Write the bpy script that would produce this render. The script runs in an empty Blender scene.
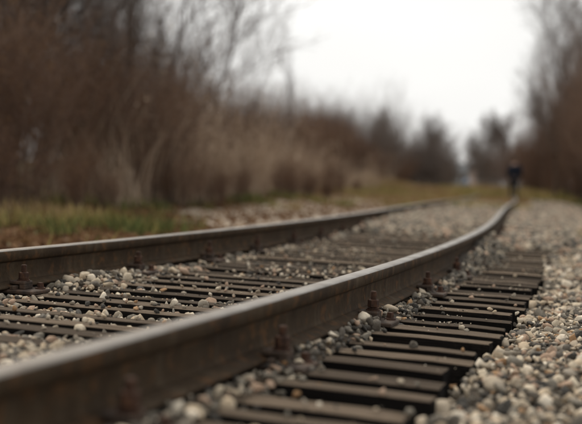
import bpy, bmesh, math, random
import numpy as np
from mathutils import Vector, Matrix, Euler

rnd = random.Random(11)
rng = np.random.default_rng(7)
scene = bpy.context.scene
col = scene.collection

# ------------------------------------------------------------------ camera
CAM_Z = 0.554          # metres above the sleeper tops (z = 0)
cam_d = bpy.data.cameras.new('camera')
cam = bpy.data.objects.new('camera', cam_d)
col.objects.link(cam)
cam_d.sensor_width = 36.0
cam_d.lens = 36.0 * 1033.47 / 582.0
cam_d.clip_start = 0.02
cam_d.clip_end = 3000.0
PITCH = math.atan((212.0 - 178.81) / 1033.47)
cam.matrix_world = (Matrix.Translation((0, 0, CAM_Z)) @ Matrix.Rotation(math.pi / 2 - PITCH, 4, 'X')
                    @ Matrix.Rotation(0.0441, 4, 'Z'))
cam_d.dof.use_dof = True
cam_d.dof.focus_distance = 4.35
cam_d.dof.aperture_fstop = 1.5
scene.camera = cam

# ------------------------------------------------------------------ sky, sun, exposure
SUN_EL, SUN_AZ = math.radians(48), math.radians(-25)     # azimuth measured from +Y towards +X
world = bpy.data.worlds.new('World')
scene.world = world
world.use_nodes = True
wn, wl = world.node_tree.nodes, world.node_tree.links
wn.clear()
w_out = wn.new('ShaderNodeOutputWorld')
w_bg = wn.new('ShaderNodeBackground')
w_sky = wn.new('ShaderNodeTexSky')
w_sky.sky_type = 'NISHITA'
w_sky.sun_disc = False
w_sky.sun_elevation = SUN_EL
w_sky.sun_rotation = SUN_AZ
w_sky.dust_density = 4.0
w_hs = wn.new('ShaderNodeHueSaturation')
w_hs.inputs['Saturation'].default_value = 0.12
w_co = wn.new('ShaderNodeTexCoord')
w_mp = wn.new('ShaderNodeMapping')
w_mp.inputs['Scale'].default_value = (1.0, 1.0, 2.5)
w_no = wn.new('ShaderNodeTexNoise')
w_no.inputs['Scale'].default_value = 1.6
w_no.inputs['Detail'].default_value = 4.0
w_cr = wn.new('ShaderNodeValToRGB')                       # the even white cloud layer
w_cr.color_ramp.elements[0].position = 0.3
w_cr.color_ramp.elements[0].color = (9.2, 9.1, 8.85, 1)
w_cr.color_ramp.elements[1].position = 0.7
w_cr.color_ramp.elements[1].color = (11.2, 11.1, 10.8, 1)
w_mx = wn.new('ShaderNodeMix')
w_mx.data_type = 'RGBA'
w_mx.inputs[0].default_value = 0.88
wl.new(w_sky.outputs[0], w_hs.inputs['Color'])
wl.new(w_co.outputs['Generated'], w_mp.inputs[0])
wl.new(w_mp.outputs[0], w_no.inputs['Vector'])
wl.new(w_no.outputs[0], w_cr.inputs[0])
wl.new(w_hs.outputs[0], w_mx.inputs[6])
wl.new(w_cr.outputs[0], w_mx.inputs[7])
wl.new(w_mx.outputs[2], w_bg.inputs[0])
w_bg.inputs[1].default_value = 0.070
wl.new(w_bg.outputs[0], w_out.inputs[0])

sun_d = bpy.data.lights.new('sun', 'SUN')
sun_d.energy = 1.5
sun_d.angle = math.radians(10)
sun_d.color = (1.0, 0.89, 0.74)
sun = bpy.data.objects.new('sun', sun_d)
col.objects.link(sun)
sd = Vector((math.cos(SUN_EL) * math.sin(SUN_AZ), math.cos(SUN_EL) * math.cos(SUN_AZ), math.sin(SUN_EL)))
sun.rotation_euler = sd.to_track_quat('Z', 'Y').to_euler()
sun.location = sd * 30

scene.view_settings.view_transform = 'Standard'
scene.view_settings.look = 'None'
scene.view_settings.exposure = 0.5
scene.view_settings.gamma = 1.0
scene.render.engine = 'CYCLES'
scene.cycles.use_denoising = True
scene.cycles.max_bounces = 5
scene.cycles.diffuse_bounces = 3
scene.cycles.glossy_bounces = 2
scene.cycles.caustics_reflective = False
scene.cycles.caustics_refractive = False

# ------------------------------------------------------------------ the line of the track (its near rail)
GAUGE = 1.59            # rail centre to rail centre
ENDO = 0.58             # sleeper overhang beyond the rail centre
RAIL_TOP = 0.1845
KN = np.array([-12, 0, 1.5, 3, 5, 8, 12, 18, 26, 40, 60, 85, 120, 400.])
TH = np.array([.40, .3868, .3597, .3333, .2997, .2548, .2176, .2168, .2351, .2079, .1464, .075, -.03, -.5])
DS = 0.05
S = np.arange(-12, 400 + DS, DS)
_t = np.interp(S, KN, TH)
_k = 41
_t = np.convolve(np.pad(_t, _k, mode='edge'), np.ones(2 * _k + 1) / (2 * _k + 1), 'valid')
_x = np.concatenate([[0], np.cumsum(np.sin(_t[:-1]) * DS)])
_y = np.concatenate([[0], np.cumsum(np.cos(_t[:-1]) * DS)])
_i0 = int(round(12 / DS))
PX = _x - _x[_i0] - 1.1298
PY = _y - _y[_i0] + 0.30


def frame(s):
    return np.interp(s, S, PX), np.interp(s, S, PY), np.interp(s, S, _t)


def at(s, off):
    """world x, y at distance s along the near rail and off metres to its right"""
    x, y, t = frame(s)
    return x + off * np.cos(t), y - off * np.sin(t)


def to_track(X, Y):
    """nearest s and signed offset for arrays of world points"""
    step = 20
    cx, cy = PX[::step], PY[::step]
    s_out = np.empty(len(X)); o_out = np.empty(len(X))
    for a in range(0, len(X), 20000):
        xx, yy = X[a:a + 20000], Y[a:a + 20000]
        d = (xx[:, None] - cx[None]) ** 2 + (yy[:, None] - cy[None]) ** 2
        i = d.argmin(1) * step
        i = np.minimum(i, len(S) - 1)
        dx, dy = xx - PX[i], yy - PY[i]
        t = _t[i]
        s_out[a:a + 20000] = S[i] + dx * np.sin(t) + dy * np.cos(t)
        o_out[a:a + 20000] = dx * np.cos(t) - dy * np.sin(t)
    return s_out, o_out


def smooth(a, b, x):
    t = np.clip((np.asarray(x, float) - a) / (b - a), 0, 1)
    return t * t * (3 - 2 * t)


# small value-noise on the CPU
_NT = rng.random((256, 256))


def noise2(x, y):
    x = np.asarray(x, float); y = np.asarray(y, float)
    xi, yi = np.floor(x).astype(int), np.floor(y).astype(int)
    fx, fy = x - xi, y - yi
    fx, fy = fx * fx * (3 - 2 * fx), fy * fy * (3 - 2 * fy)
    g = lambda a, b: _NT[a % 256, b % 256]
    return ((g(xi, yi) * (1 - fx) + g(xi + 1, yi) * fx) * (1 - fy)
            + (g(xi, yi + 1) * (1 - fx) + g(xi + 1, yi + 1) * fx) * fy)


# ------------------------------------------------------------------ object helpers
def tag(o, label=None, cat=None, group=None, kind=None):
    if label: o['label'] = label
    if cat: o['category'] = cat
    if group: o['group'] = group
    if kind: o['kind'] = kind
    return o


def link(name, data, parent=None, mat=None):
    o = bpy.data.objects.new(name, data)
    col.objects.link(o)
    if parent is not None:
        o.parent = parent
    if mat is not None and data is not None:
        for m in (mat if isinstance(mat, (list, tuple)) else [mat]):
            data.materials.append(m)
    return o


def empty(name, loc, rz=0.0):
    o = bpy.data.objects.new(name, None)
    col.objects.link(o)
    o.empty_display_size = 0.2
    o.location = loc
    o.rotation_euler = (0, 0, rz)
    return o


def copy_tree(o, parent=None):
    c = o.copy()
    col.objects.link(c)
    if parent is not None:
        c.parent = parent
    for ch in list(o.children):
        copy_tree(ch, c)
    return c


def mesh_np(name, verts, faces, smooth_shade=False, attr=None, face_mat=None):
    """verts (n,3), faces (m,k) with one k for all"""
    verts = np.asarray(verts, np.float32); faces = np.asarray(faces, np.int32)
    me = bpy.data.meshes.new(name)
    n, m, k = len(verts), len(faces), faces.shape[1]
    me.vertices.add(n)
    me.vertices.foreach_set('co', verts.ravel())
    me.loops.add(m * k)
    me.loops.foreach_set('vertex_index', faces.ravel())
    me.polygons.add(m)
    me.polygons.foreach_set('loop_start', np.arange(m, dtype=np.int32) * k)
    if smooth_shade:
        me.polygons.foreach_set('use_smooth', np.ones(m, bool))
    if face_mat is not None:
        me.polygons.foreach_set('material_index', np.asarray(face_mat, np.int32))
    for nm, vals in (attr or {}).items():
        a = me.attributes.new(nm, 'FLOAT', 'POINT')
        a.data.foreach_set('value', np.asarray(vals, np.float32))
    me.update(calc_edges=True)
    return me


def bm_mesh(name, bm, smooth_shade=False):
    me = bpy.data.meshes.new(name)
    bmesh.ops.recalc_face_normals(bm, faces=bm.faces)
    if smooth_shade:
        for f in bm.faces: f.smooth = True
    bm.to_mesh(me)
    bm.free()
    return me


def bm_box(bm, lo, hi, bevel=0.0, seg=1):
    r = bmesh.ops.create_cube(bm, size=1.0)
    vs = r['verts']
    for v in vs:
        v.co = Vector([lo[i] + (v.co[i] + 0.5) * (hi[i] - lo[i]) for i in range(3)])
    if bevel > 0:
        es = list({e for v in vs for e in v.link_edges})
        bmesh.ops.bevel(bm, geom=es, offset=bevel, segments=seg, affect='EDGES', profile=0.6)
    return bm


def bm_cyl(bm, p0, p1, r0, r1=None, n=12, rot=0.0):
    r1 = r0 if r1 is None else r1
    p0, p1 = Vector(p0), Vector(p1)
    d = (p1 - p0)
    q = d.to_track_quat('Z', 'Y')
    a, b = [], []
    for i in range(n):
        an = rot + 2 * math.pi * i / n
        u = q @ Vector((math.cos(an), math.sin(an), 0))
        a.append(bm.verts.new(p0 + u * r0)); b.append(bm.verts.new(p1 + u * r1))
    for i in range(n):
        j = (i + 1) % n
        bm.faces.new((a[i], a[j], b[j], b[i]))
    bm.faces.new(a[::-1]); bm.faces.new(b)
    return bm


# ------------------------------------------------------------------ materials
class NT:
    def __init__(self, name, rough=0.8, metal=0.0):
        self.m = bpy.data.materials.new(name)
        self.m.use_nodes = True
        self.n, self.l = self.m.node_tree.nodes, self.m.node_tree.links
        self.b = self.n['Principled BSDF']
        self.b.inputs['Roughness'].default_value = rough
        self.b.inputs['Metallic'].default_value = metal
        self.b.inputs['Specular IOR Level'].default_value = 0.35
        self.tc = self.n.new('ShaderNodeTexCoord')

    def noise(self, scale, detail=4.0, vec=None, stretch=None, rough=0.55):
        nd = self.n.new('ShaderNodeTexNoise')
        nd.inputs['Scale'].default_value = scale
        nd.inputs['Detail'].default_value = detail
        nd.inputs['Roughness'].default_value = rough
        v = vec if vec is not None else self.tc.outputs['Object']
        if stretch:
            mp = self.n.new('ShaderNodeMapping')
            mp.inputs['Scale'].default_value = stretch
            self.l.new(v, mp.inputs[0]); v = mp.outputs[0]
        self.l.new(v, nd.inputs['Vector'])
        return nd.outputs[0]

    def ramp(self, fac, stops, interp='LINEAR'):
        nd = self.n.new('ShaderNodeValToRGB')
        cr = nd.color_ramp
        cr.interpolation = interp
        while len(cr.elements) < len(stops):
            cr.elements.new(0.5)
        for e, (p, c) in zip(cr.elements, stops):
            e.position = p
            e.color = (c[0], c[1], c[2], 1) if not isinstance(c, (int, float)) else (c, c, c, 1)
        self.l.new(fac, nd.inputs[0])
        return nd.outputs[0]

    def mix(self, fac, a, b, mode='MIX'):
        nd = self.n.new('ShaderNodeMix')
        nd.data_type = 'RGBA'
        nd.blend_type = mode
        for s, v in ((nd.inputs[0], fac), (nd.inputs[6], a), (nd.inputs[7], b)):
            if isinstance(v, (int, float)): s.default_value = v if s == nd.inputs[0] else (v, v, v, 1)
            elif isinstance(v, tuple): s.default_value = (*v, 1)
            else: self.l.new(v, s)
        return nd.outputs[2]

    def math(self, op, a, b=None, clamp=False):
        nd = self.n.new('ShaderNodeMath')
        nd.operation = op
        nd.use_clamp = clamp
        for s, v in zip(nd.inputs, (a, b)):
            if v is None: continue
            if isinstance(v, (int, float)): s.default_value = v
            else: self.l.new(v, s)
        return nd.outputs[0]

    def attr(self, name):
        nd = self.n.new('ShaderNodeAttribute')
        nd.attribute_name = name
        return nd.outputs['Fac']

    def objrand(self):
        return self.n.new('ShaderNodeObjectInfo').outputs['Random']

    def shifted(self, amount=37.0):
        """object coordinates shifted by a per-object random, so copies differ"""
        cx = self.n.new('ShaderNodeCombineXYZ')
        r = self.objrand()
        m = self.math('MULTIPLY', r, amount)
        for i in range(3): self.l.new(m, cx.inputs[i])
        va = self.n.new('ShaderNodeVectorMath')
        self.l.new(self.tc.outputs['Object'], va.inputs[0]); self.l.new(cx.outputs[0], va.inputs[1])
        return va.outputs[0]

    def bump(self, height, strength=0.3, dist=0.01):
        nd = self.n.new('ShaderNodeBump')
        nd.inputs['Strength'].default_value = strength
        nd.inputs['Distance'].default_value = dist
        self.l.new(height, nd.inputs['Height'])
        self.l.new(nd.outputs[0], self.b.inputs['Normal'])

    def color(self, c):
        if isinstance(c, tuple): self.b.inputs['Base Color'].default_value = (*c, 1)
        else: self.l.new(c, self.b.inputs['Base Color'])

    def rough(self, c):
        self.l.new(c, self.b.inputs['Roughness'])


STONE_STOPS = [(0.0, (.045, .043, .040)), (.09, (.115, .104, .090)), (.18, (.20, .185, .158)), (.29, (.31, .280, .235)),
               (.43, (.44, .385, .310)), (.56, (.42, .305, .230)), (.67, (.55, .465, .355)), (.79, (.36, .220, .115)),
               (.825, (.62, .555, .450)), (.92, (.76, .70, .60))]


def stone_material(name, use_attr):
    t = NT(name, 0.85)
    r = t.attr('srand') if use_attr else t.objrand()
    base = t.mix(1.0, t.ramp(r, STONE_STOPS, 'CONSTANT'), (1.0, .97, .92), 'MULTIPLY')
    geo = t.n.new('ShaderNodeNewGeometry').outputs['Position']
    n1 = t.noise(38, 4, geo)
    n2 = t.noise(170, 3, geo)
    c = t.mix(t.ramp(n1, [(.35, 0.0), (.7, .55)]), base, t.mix(1.0, base, (.55, .47, .38), 'MULTIPLY'))
    c = t.mix(t.ramp(n2, [(.5, 0.0), (.75, .45)]), c, t.mix(.5, base, (.42, .39, .34)))
    t.color(c)
    t.bump(n2, .5, .004)
    return t.m


M = {}
M['stone'] = stone_material('ballast_stone', False)
M['gravel'] = stone_material('ballast_gravel', True)

# bed under the stones
t = NT('ballast_bed', .95)
g = t.n.new('ShaderNodeNewGeometry').outputs['Position']
vo = t.n.new('ShaderNodeTexVoronoi'); vo.inputs['Scale'].default_value = 22
t.l.new(g, vo.inputs['Vector'])
sep = t.n.new('ShaderNodeSeparateColor'); t.l.new(vo.outputs['Color'], sep.inputs[0])
cst = t.ramp(sep.outputs[0], STONE_STOPS, 'CONSTANT')
cdk = t.ramp(t.noise(60, 4, g), [(.3, (.025, .020, .016)), (.7, (.11, .09, .068))])  # fines between the stones, darkened to paint shade into the crevices
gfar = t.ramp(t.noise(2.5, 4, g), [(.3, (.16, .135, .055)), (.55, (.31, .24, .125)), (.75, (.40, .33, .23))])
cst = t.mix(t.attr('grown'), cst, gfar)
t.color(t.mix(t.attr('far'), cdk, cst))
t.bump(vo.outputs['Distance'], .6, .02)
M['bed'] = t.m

# weathered tarred timber
def wood(name, light, dark):
    t = NT(name, .88)
    t.b.inputs['Specular IOR Level'].default_value = .15
    v = t.shifted()
    grain = t.noise(9, 6, v, (.35, 9, 9), .62)
    fine = t.noise(40, 5, v, (.22, 6, 6))
    big = t.noise(2.2, 3, v)
    c = t.ramp(grain, [(.32, dark), (.5, tuple(a * .55 + b * .45 for a, b in zip(light, dark))), (.68, light)])
    c = t.mix(t.ramp(fine, [(.45, 0.0), (.66, .75)]), c, tuple(x * .30 for x in dark))
    c = t.mix(t.ramp(big, [(.4, 0.0), (.7, .55)]), c, tuple(x * .75 for x in dark))
    tone = t.ramp(t.objrand(), [(0, (.40, .38, .36)), (.5, (.85, .83, .80)), (1, (1.2, 1.16, 1.1))])
    c = t.mix(1.0, c, tone, 'MULTIPLY')
    t.color(c)
    t.bump(t.math('ADD', grain, fine), .75, .008)
    return t.m
M['timber'] = wood('weathered_timber', (.40, .32, .245), (.12, .090, .066))
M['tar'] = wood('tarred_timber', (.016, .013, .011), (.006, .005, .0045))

# rust and worn steel
def rust(name, a, b, c_, rough=.85, sc=30):
    t = NT(name, rough)
    v = t.shifted()
    n1 = t.noise(sc, 6, v); n2 = t.noise(sc * 5, 4, v); n3 = t.noise(3.0, 3, v)
    c = t.ramp(n1, [(.3, a), (.52, b), (.72, c_)])
    c = t.mix(t.ramp(n2, [(.48, 0.0), (.7, .6)]), c, a)
    c = t.mix(t.ramp(n3, [(.45, 0.0), (.65, .45)]), c, tuple(x * .7 for x in b))
    t.color(c)
    t.bump(n2, .5, .002)
    return t.m
M['bolt_rust'] = rust('rusty_bolt_steel', (.022, .012, .009), (.060, .027, .015), (.125, .058, .030), .85, 45)
M['plate_rust'] = rust('rusty_plate_steel', (.028, .020, .016), (.060, .040, .028), (.11, .065, .042), .85, 25)

t = NT('rail_side_rust', .85)
t.b.inputs['Specular IOR Level'].default_value = .12
g = t.n.new('ShaderNodeNewGeometry').outputs['Position']
n1 = t.noise(6, 5, g); n2 = t.noise(55, 4, g); n3 = t.noise(14, 4, g, (1, 1, .12))
c = t.ramp(n1, [(.3, (.034, .022, .013)), (.7, (.064, .044, .026))])
c = t.mix(t.ramp(n2, [(.5, 0.0), (.72, .6)]), c, (.030, .018, .011))
c = t.mix(t.ramp(n3, [(.52, 0.0), (.75, .55)]), c, (.105, .080, .055))
n5 = t.noise(19, 6, g); n6 = t.noise(2.3, 3, g)
c = t.mix(t.ramp(n5, [(.54, 0.0), (.66, .75)]), c, (.115, .058, .026))
c = t.mix(t.ramp(n6, [(.45, 0.0), (.70, .5)]), c, (.028, .021, .016))
t.color(c); t.bump(t.math('ADD', n2, n5), .6, .003)
M['rail_rust'] = t.m

t = NT('rail_running_steel', .42, .75)
g = t.n.new('ShaderNodeNewGeometry').outputs['Position']
n1 = t.noise(7, 5, g); n2 = t.noise(90, 3, g)
c = t.ramp(n1, [(.3, (.16, .145, .13)), (.7, (.29, .27, .245))])
c = t.mix(t.ramp(n2, [(.55, 0.0), (.75, .5)]), c, (.14, .10, .075))
t.color(c); t.rough(t.ramp(n1, [(.3, .5), (.7, .36)])); t.bump(n2, .12, .001)
M['rail_top'] = t.m

# ground
t = NT('ground_earth', .95)
g = t.n.new('ShaderNodeNewGeometry').outputs['Position']
n1 = t.noise(.55, 5, g); n2 = t.noise(5, 5, g); n3 = t.noise(28, 4, g); n4 = t.noise(.23, 3, g)
soil = t.ramp(n2, [(.3, (.055, .040, .024)), (.55, (.11, .072, .040)), (.75, (.19, .115, .055))])
grass = t.ramp(n3, [(.3, (.07, .075, .022)), (.6, (.13, .125, .04)), (.8, (.21, .17, .065))])
sand = t.mix(t.ramp(n2, [(.35, 0.0), (.65, .7)]), t.ramp(n3, [(.3, (.28, .22, .165)), (.7, (.46, .385, .30))]), (.25, .19, .135))
c = t.mix(t.ramp(n1, [(.42, 0.0), (.56, 1.0)]), soil, grass)
sa = t.math('MULTIPLY', t.attr('sand'), t.ramp(t.noise(1.6, 6, g), [(.30, .3), (.44, 1.0)]), True)
c = t.mix(sa, c, sand)
t.color(c); t.bump(n3, .6, .03)
M['ground'] = t.m

# vegetation
def veg(name, stops, attr='srand', rough=.85):
    t = NT(name, rough)
    r = t.attr(attr) if attr else t.objrand()
    t.color(t.ramp(r, stops))
    return t.m
M['bark'] = veg('brown_bark', [(0, (.055, .038, .029)), (.5, (.10, .070, .052)), (1, (.15, .108, .084))], None)
M['twig'] = veg('reddish_twig', [(0, (.090, .048, .032)), (.5, (.150, .086, .057)), (1, (.215, .140, .098))], None)
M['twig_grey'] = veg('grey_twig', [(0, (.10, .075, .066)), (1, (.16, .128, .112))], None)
M['dead_leaf'] = veg('dead_leaf', [(0, (.09, .042, .020)), (.5, (.17, .085, .038)), (1, (.25, .14, .06))])
M['grass'] = veg('short_grass', [(0, (.065, .085, .020)), (.3, (.15, .15, .040)), (.55, (.36, .28, .095)), (.8, (.38, .28, .14)), (1, (.26, .16, .085))])
M['reed'] = veg('dry_reed', [(0, (.26, .18, .12)), (.5, (.42, .31, .22)), (1, (.60, .48, .37))])

# ------------------------------------------------------------------ ground
def zone_ground(s, o):
    """height of the ground sheet"""
    n = noise2(s * .35, o * .35) - .5
    n2 = noise2(s * 1.3 + 40, o * 1.3) - .5
    left = -o - (GAUGE + ENDO)           # metres beyond the left sleeper ends
    right = o - ENDO
    z = np.full(np.shape(s), -.42)
    zl = -.42 + .30 * smooth(.3, 1.0, left) + .12 * smooth(2.0, 5.0, left) + .25 * smooth(5, 10, left)
    zr = -.42 + .34 * smooth(.9, 1.4, right) + .08 * smooth(1.4, 2.4, right) + .3 * smooth(2.6, 6, right)
    zl = zl + .55 * smooth(2.5, 7, left) * smooth(20, 36, s)
    z = np.where(left > 0, zl, np.where(right > 0, zr, z))
    amp = smooth(1.0, 3.0, np.maximum(left, right))
    far = smooth(60, 160, np.maximum(left, right))
    return z + amp * (n * .16 + n2 * .05) + far * .8


def spread(a, b, fine_lo, fine_hi, fine, growth=1.13):
    out = list(np.arange(fine_lo, fine_hi, fine))
    st, v = fine, fine_hi
    while v < b: out.append(v); st *= growth; v += st
    out.append(b)
    st, v = fine, fine_lo - fine
    lo = []
    while v > a: lo.append(v); st *= growth; v -= st
    lo.append(a)
    return np.array(lo[::-1] + out)


gx = spread(-900, 900, -9, 14, .3, 1.10)
gy = spread(-60, 1500, -1, 34, .3, 1.07)
GX, GY = np.meshgrid(gx, gy)
gs, go = to_track(GX.ravel(), GY.ravel())
gz = zone_ground(gs, go)
left = -go - (GAUGE + ENDO); right = go - ENDO
def sand_left(s_, l_):
    wd = .2 + 3.4 * smooth(8.5, 19, s_) - 2.0 * smooth(32, 50, s_)
    return smooth(-.2, .1, l_) * (1 - smooth(wd - .5, wd + .4, l_ + 1.0 * (noise2(s_ * .5, l_ * .5) - .5))) * smooth(7.5, 11, s_)


sand = np.maximum(sand_left(gs, left),
                  smooth(0, .3, right) * (1 - smooth(1.6, 2.3, right + .8 * (noise2(gs * .5 + 9, go * .5) - .5))))
nx, ny = len(gx), len(gy)
ii = np.arange(nx * ny).reshape(ny, nx)
gf = np.stack([ii[:-1, :-1], ii[:-1, 1:], ii[1:, 1:], ii[1:, :-1]], -1).reshape(-1, 4)
ground = link('ground', mesh_np('ground', np.stack([GX.ravel(), GY.ravel(), gz], 1), gf, True, {'sand': sand}), None, M['ground'])
tag(ground, 'brown earth with grass and sandy paths along the line', None, None, 'structure')


def gz_at(x, y):
    s, o = to_track(np.atleast_1d(np.float64(x)), np.atleast_1d(np.float64(y)))
    return float(zone_ground(s, o)[0])


# ------------------------------------------------------------------ sleepers: where they lie
fast_s = [.95, 2.0, 2.93, 4.02, 5.2, 6.3, 7.35, 8.42, 9.5, 10.6, 11.7, 12.8, 13.9]
sl_s, sl_w, sl_fast = [], [], []
for i, a in enumerate(fast_s[:-1]):
    b = fast_s[i + 1]
    k = 5
    for j in range(k):
        s0 = a + (b - a) * j / k + (rnd.uniform(-.030, .030) if j else 0)
        sl_s.append(s0); sl_w.append((.105 if j == 0 else rnd.uniform(.072, .102))); sl_fast.append(j == 0)
for i in range(1, len(sl_s)):                        # at least a finger's width between neighbours
    gap = (sl_s[i] - sl_w[i] / 2) - (sl_s[i - 1] + sl_w[i - 1] / 2)
    if gap < .085:
        sl_w[i] = max(.06, sl_w[i] - (.085 - gap))
sl_s, sl_w = np.array(sl_s), np.array(sl_w)


# ------------------------------------------------------------------ ballast level (relative to the sleeper tops)
def level(s, o):
    n = noise2(s * 3.1, o * 3.1) - .5
    n2 = noise2(s * 1.1 + 17, o * 1.1 + 5) - .5
    inner = (o < 0) & (o > -GAUGE)
    lz = np.full(np.shape(s), -.05)
    # between the rails
    li = np.minimum(-.018 + .020 * n + .022 * n2, -.003) - .036 * smooth(4.0, 5.6, s)
    dl = o + GAUGE                                   # distance from the left rail
    li = li + .070 * (1 - smooth(.10, .34, dl)) * (.5 + .9 * (noise2(s * 1.5 + 3, o * 0 + 2) - .3))
    li = li + .030 * (1 - smooth(2.2, 3.6, s))
    ci = smooth(9.8, 11.6, s) - .9 * np.exp(-((s - 11.1) / .28) ** 2) - .5 * np.exp(-((s - 13.0) / .3) ** 2)
    li = li + .092 * ci
    # outside the near rail
    lo = -.085 + .03 * n
    lo = lo + .115 * (1 - smooth(.11, .235, o + .06 * n2)) * (.72 + .45 * noise2(s * 2.6, 7.3 + o * 0))
    lo = lo + .10 * smooth(5.6, 8.0, s) * (1 - smooth(.16, .36, o + .10 * n2))
    co = smooth(9.3, 10.6, s + .5 * n2)
    lo = lo * (1 - co) + (.035 + .02 * n) * co
    # shoulder beyond the sleeper ends
    r = o - ENDO
    lr = -.034 + .014 * smooth(0, .3, r) - .045 * smooth(.9, 2.0, r) + .045 * n + .04 * n2
    lr = lr + .05 * co
    lf = -o - (GAUGE + ENDO)
    ll = -.01 - .22 * smooth(.1, 1.3, lf) + .03 * n
    lz = np.where(inner, li, lz)
    lz = np.where((o >= 0) & (r <= 0), lo, lz)
    lz = np.where(r > 0, lr, lz)
    lz = np.where((o <= -GAUGE) & (lf <= 0), .0 + .03 * n, lz)
    lz = np.where(lf > 0, ll, lz)
    return lz


O_MIN, O_MAX = -3.55, 2.15
bs = np.concatenate([np.arange(-3, 14, .06), np.arange(14, 40, .25), np.arange(40, 200, 1.5)])
bo = np.concatenate([[O_MIN], np.arange(-3.4, O_MAX - .05, .055), [O_MAX]])
BS, BO = np.meshgrid(bs, bo, indexing='ij')
bl = level(BS.ravel(), BO.ravel()).reshape(BS.shape) - .028
bl[:, 0] = -.40; bl[:, -1] = -.36
bx, by = at(BS.ravel(), BO.ravel())
ii = np.arange(BS.size).reshape(BS.shape)
bf = np.stack([ii[:-1, :-1], ii[:-1, 1:], ii[1:, 1:], ii[1:, :-1]], -1).reshape(-1, 4)[:, ::-1]
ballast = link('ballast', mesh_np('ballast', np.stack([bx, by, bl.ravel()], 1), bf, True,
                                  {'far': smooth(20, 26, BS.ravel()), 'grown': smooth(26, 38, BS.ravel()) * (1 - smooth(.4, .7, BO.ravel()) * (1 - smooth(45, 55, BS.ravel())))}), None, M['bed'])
tag(ballast, 'bed of crushed stone under and beside the track', None, None, 'structure')


# ------------------------------------------------------------------ stones
def stone_template(sub, seed):
    r = random.Random(seed)
    bm = bmesh.new()
    bmesh.ops.create_icosphere(bm, subdivisions=sub, radius=1.0)
    sc = Vector((r.uniform(.9, 1.55), r.uniform(.7, 1.15), r.uniform(.42, .9)))
    planes = []
    for _ in range(11):
        d = Vector((r.gauss(0, 1), r.gauss(0, 1), r.gauss(0, 1))).normalized()
        planes.append((d, r.uniform(.38, .82)))
    for v in bm.verts:
        c = v.co.copy()
        for d, h in planes:
            e = c.dot(d) - h
            if e > 0: c -= d * e * .97
        c *= 1 + r.uniform(-.035, .035)
        v.co = Vector((c.x * sc.x, c.y * sc.y, c.z * sc.z))
    bm.verts.index_update()
    V = np.array([v.co[:] for v in bm.verts]); F = np.array([[v.index for v in f.verts] for f in bm.faces])
    bm.free()
    V = V - V.mean(0)
    V /= np.abs(V).max()
    return V, F


def shard_template(seed, npts):
    r = random.Random(seed)
    bm = bmesh.new()
    sc = Vector((r.uniform(1.0, 1.5), r.uniform(.75, 1.1), r.uniform(.42, .85)))
    for _ in range(npts):
        d = Vector((r.gauss(0, 1), r.gauss(0, 1), r.gauss(0, 1))).normalized() * r.uniform(.82, 1.05)
        bm.verts.new((d.x * sc.x, d.y * sc.y, d.z * sc.z))
    bmesh.ops.convex_hull(bm, input=bm.verts)
    bmesh.ops.delete(bm, geom=[v for v in bm.verts if not v.link_faces], context='VERTS')
    bmesh.ops.bevel(bm, geom=list(bm.edges), offset=.05, segments=1, affect='EDGES')
    bmesh.ops.triangulate(bm, faces=bm.faces)
    bm.verts.index_update()
    V = np.array([v.co[:] for v in bm.verts]); F = np.array([[v.index for v in f.verts] for f in bm.faces])
    bm.free()
    V = V - V.mean(0)
    return V / np.abs(V).max(), F


HI = [stone_template(2, 100 + i) for i in range(4)] + [shard_template(400 + i, 9 + i % 5) for i in range(13)]
LO = [stone_template(1, 300 + i) for i in range(8)]


def rotmats(n, tilt=.6):
    az = rng.uniform(0, 2 * np.pi, n); ax = rng.normal(0, tilt, n); ay = rng.normal(0, tilt, n)
    ca, sa_ = np.cos(az), np.sin(az); cx, sx = np.cos(ax), np.sin(ax); cy, sy = np.cos(ay), np.sin(ay)
    z, o = np.zeros(n), np.ones(n)
    Rz = np.array([[ca, -sa_, z], [sa_, ca, z], [z, z, o]]).transpose(2, 0, 1)
    Rx = np.array([[o, z, z], [z, cx, -sx], [z, sx, cx]]).transpose(2, 0, 1)
    Ry = np.array([[cy, z, sy], [z, o, z], [-sy, z, cy]]).transpose(2, 0, 1)
    return Rz @ Rx @ Ry


def stones_mesh(name, temps, tid, pos, rad, R, sr):
    VV, FF, AA = [], [], []
    base = 0
    for k, (V, F) in enumerate(temps):
        m = np.where(tid == k)[0]
        if not len(m): continue
        W = np.einsum('nij,vj->nvi', R[m], V) * rad[m][:, None, None] + pos[m][:, None, :]
        VV.append(W.reshape(-1, 3))
        FF.append((F[None] + (base + np.arange(len(m)) * len(V))[:, None, None]).reshape(-1, 3))
        AA.append(np.repeat(sr[m], len(V)))
        base += len(m) * len(V)
    return mesh_np(name, np.concatenate(VV), np.concatenate(FF), False, {'srand': np.concatenate(AA)})


def over_sleeper(s, o, margin=0.0):
    j = np.clip(np.searchsorted(sl_s, s), 1, len(sl_s) - 1)
    j = np.where(np.abs(sl_s[j] - s) < np.abs(sl_s[j - 1] - s), j, j - 1)
    d = np.abs(sl_s[j] - s)
    on = (d < sl_w[j] / 2 + margin) & (o < ENDO + margin) & (o > -GAUGE - ENDO - margin)
    return on


def scatter(s0, s1, o0, o1, cell, rmed, rsig, rmax):
    ns, no = int((s1 - s0) / cell), int((o1 - o0) / cell)
    a, b = np.meshgrid(np.arange(ns), np.arange(no), indexing='ij')
    s = s0 + (a.ravel() + rng.uniform(0, 1, ns * no)) * cell
    o = o0 + (b.ravel() + rng.uniform(0, 1, ns * no)) * cell
    r = np.minimum(rmed * np.exp(rng.normal(0, rsig, ns * no)), rmax)
    return s, o, r


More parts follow.
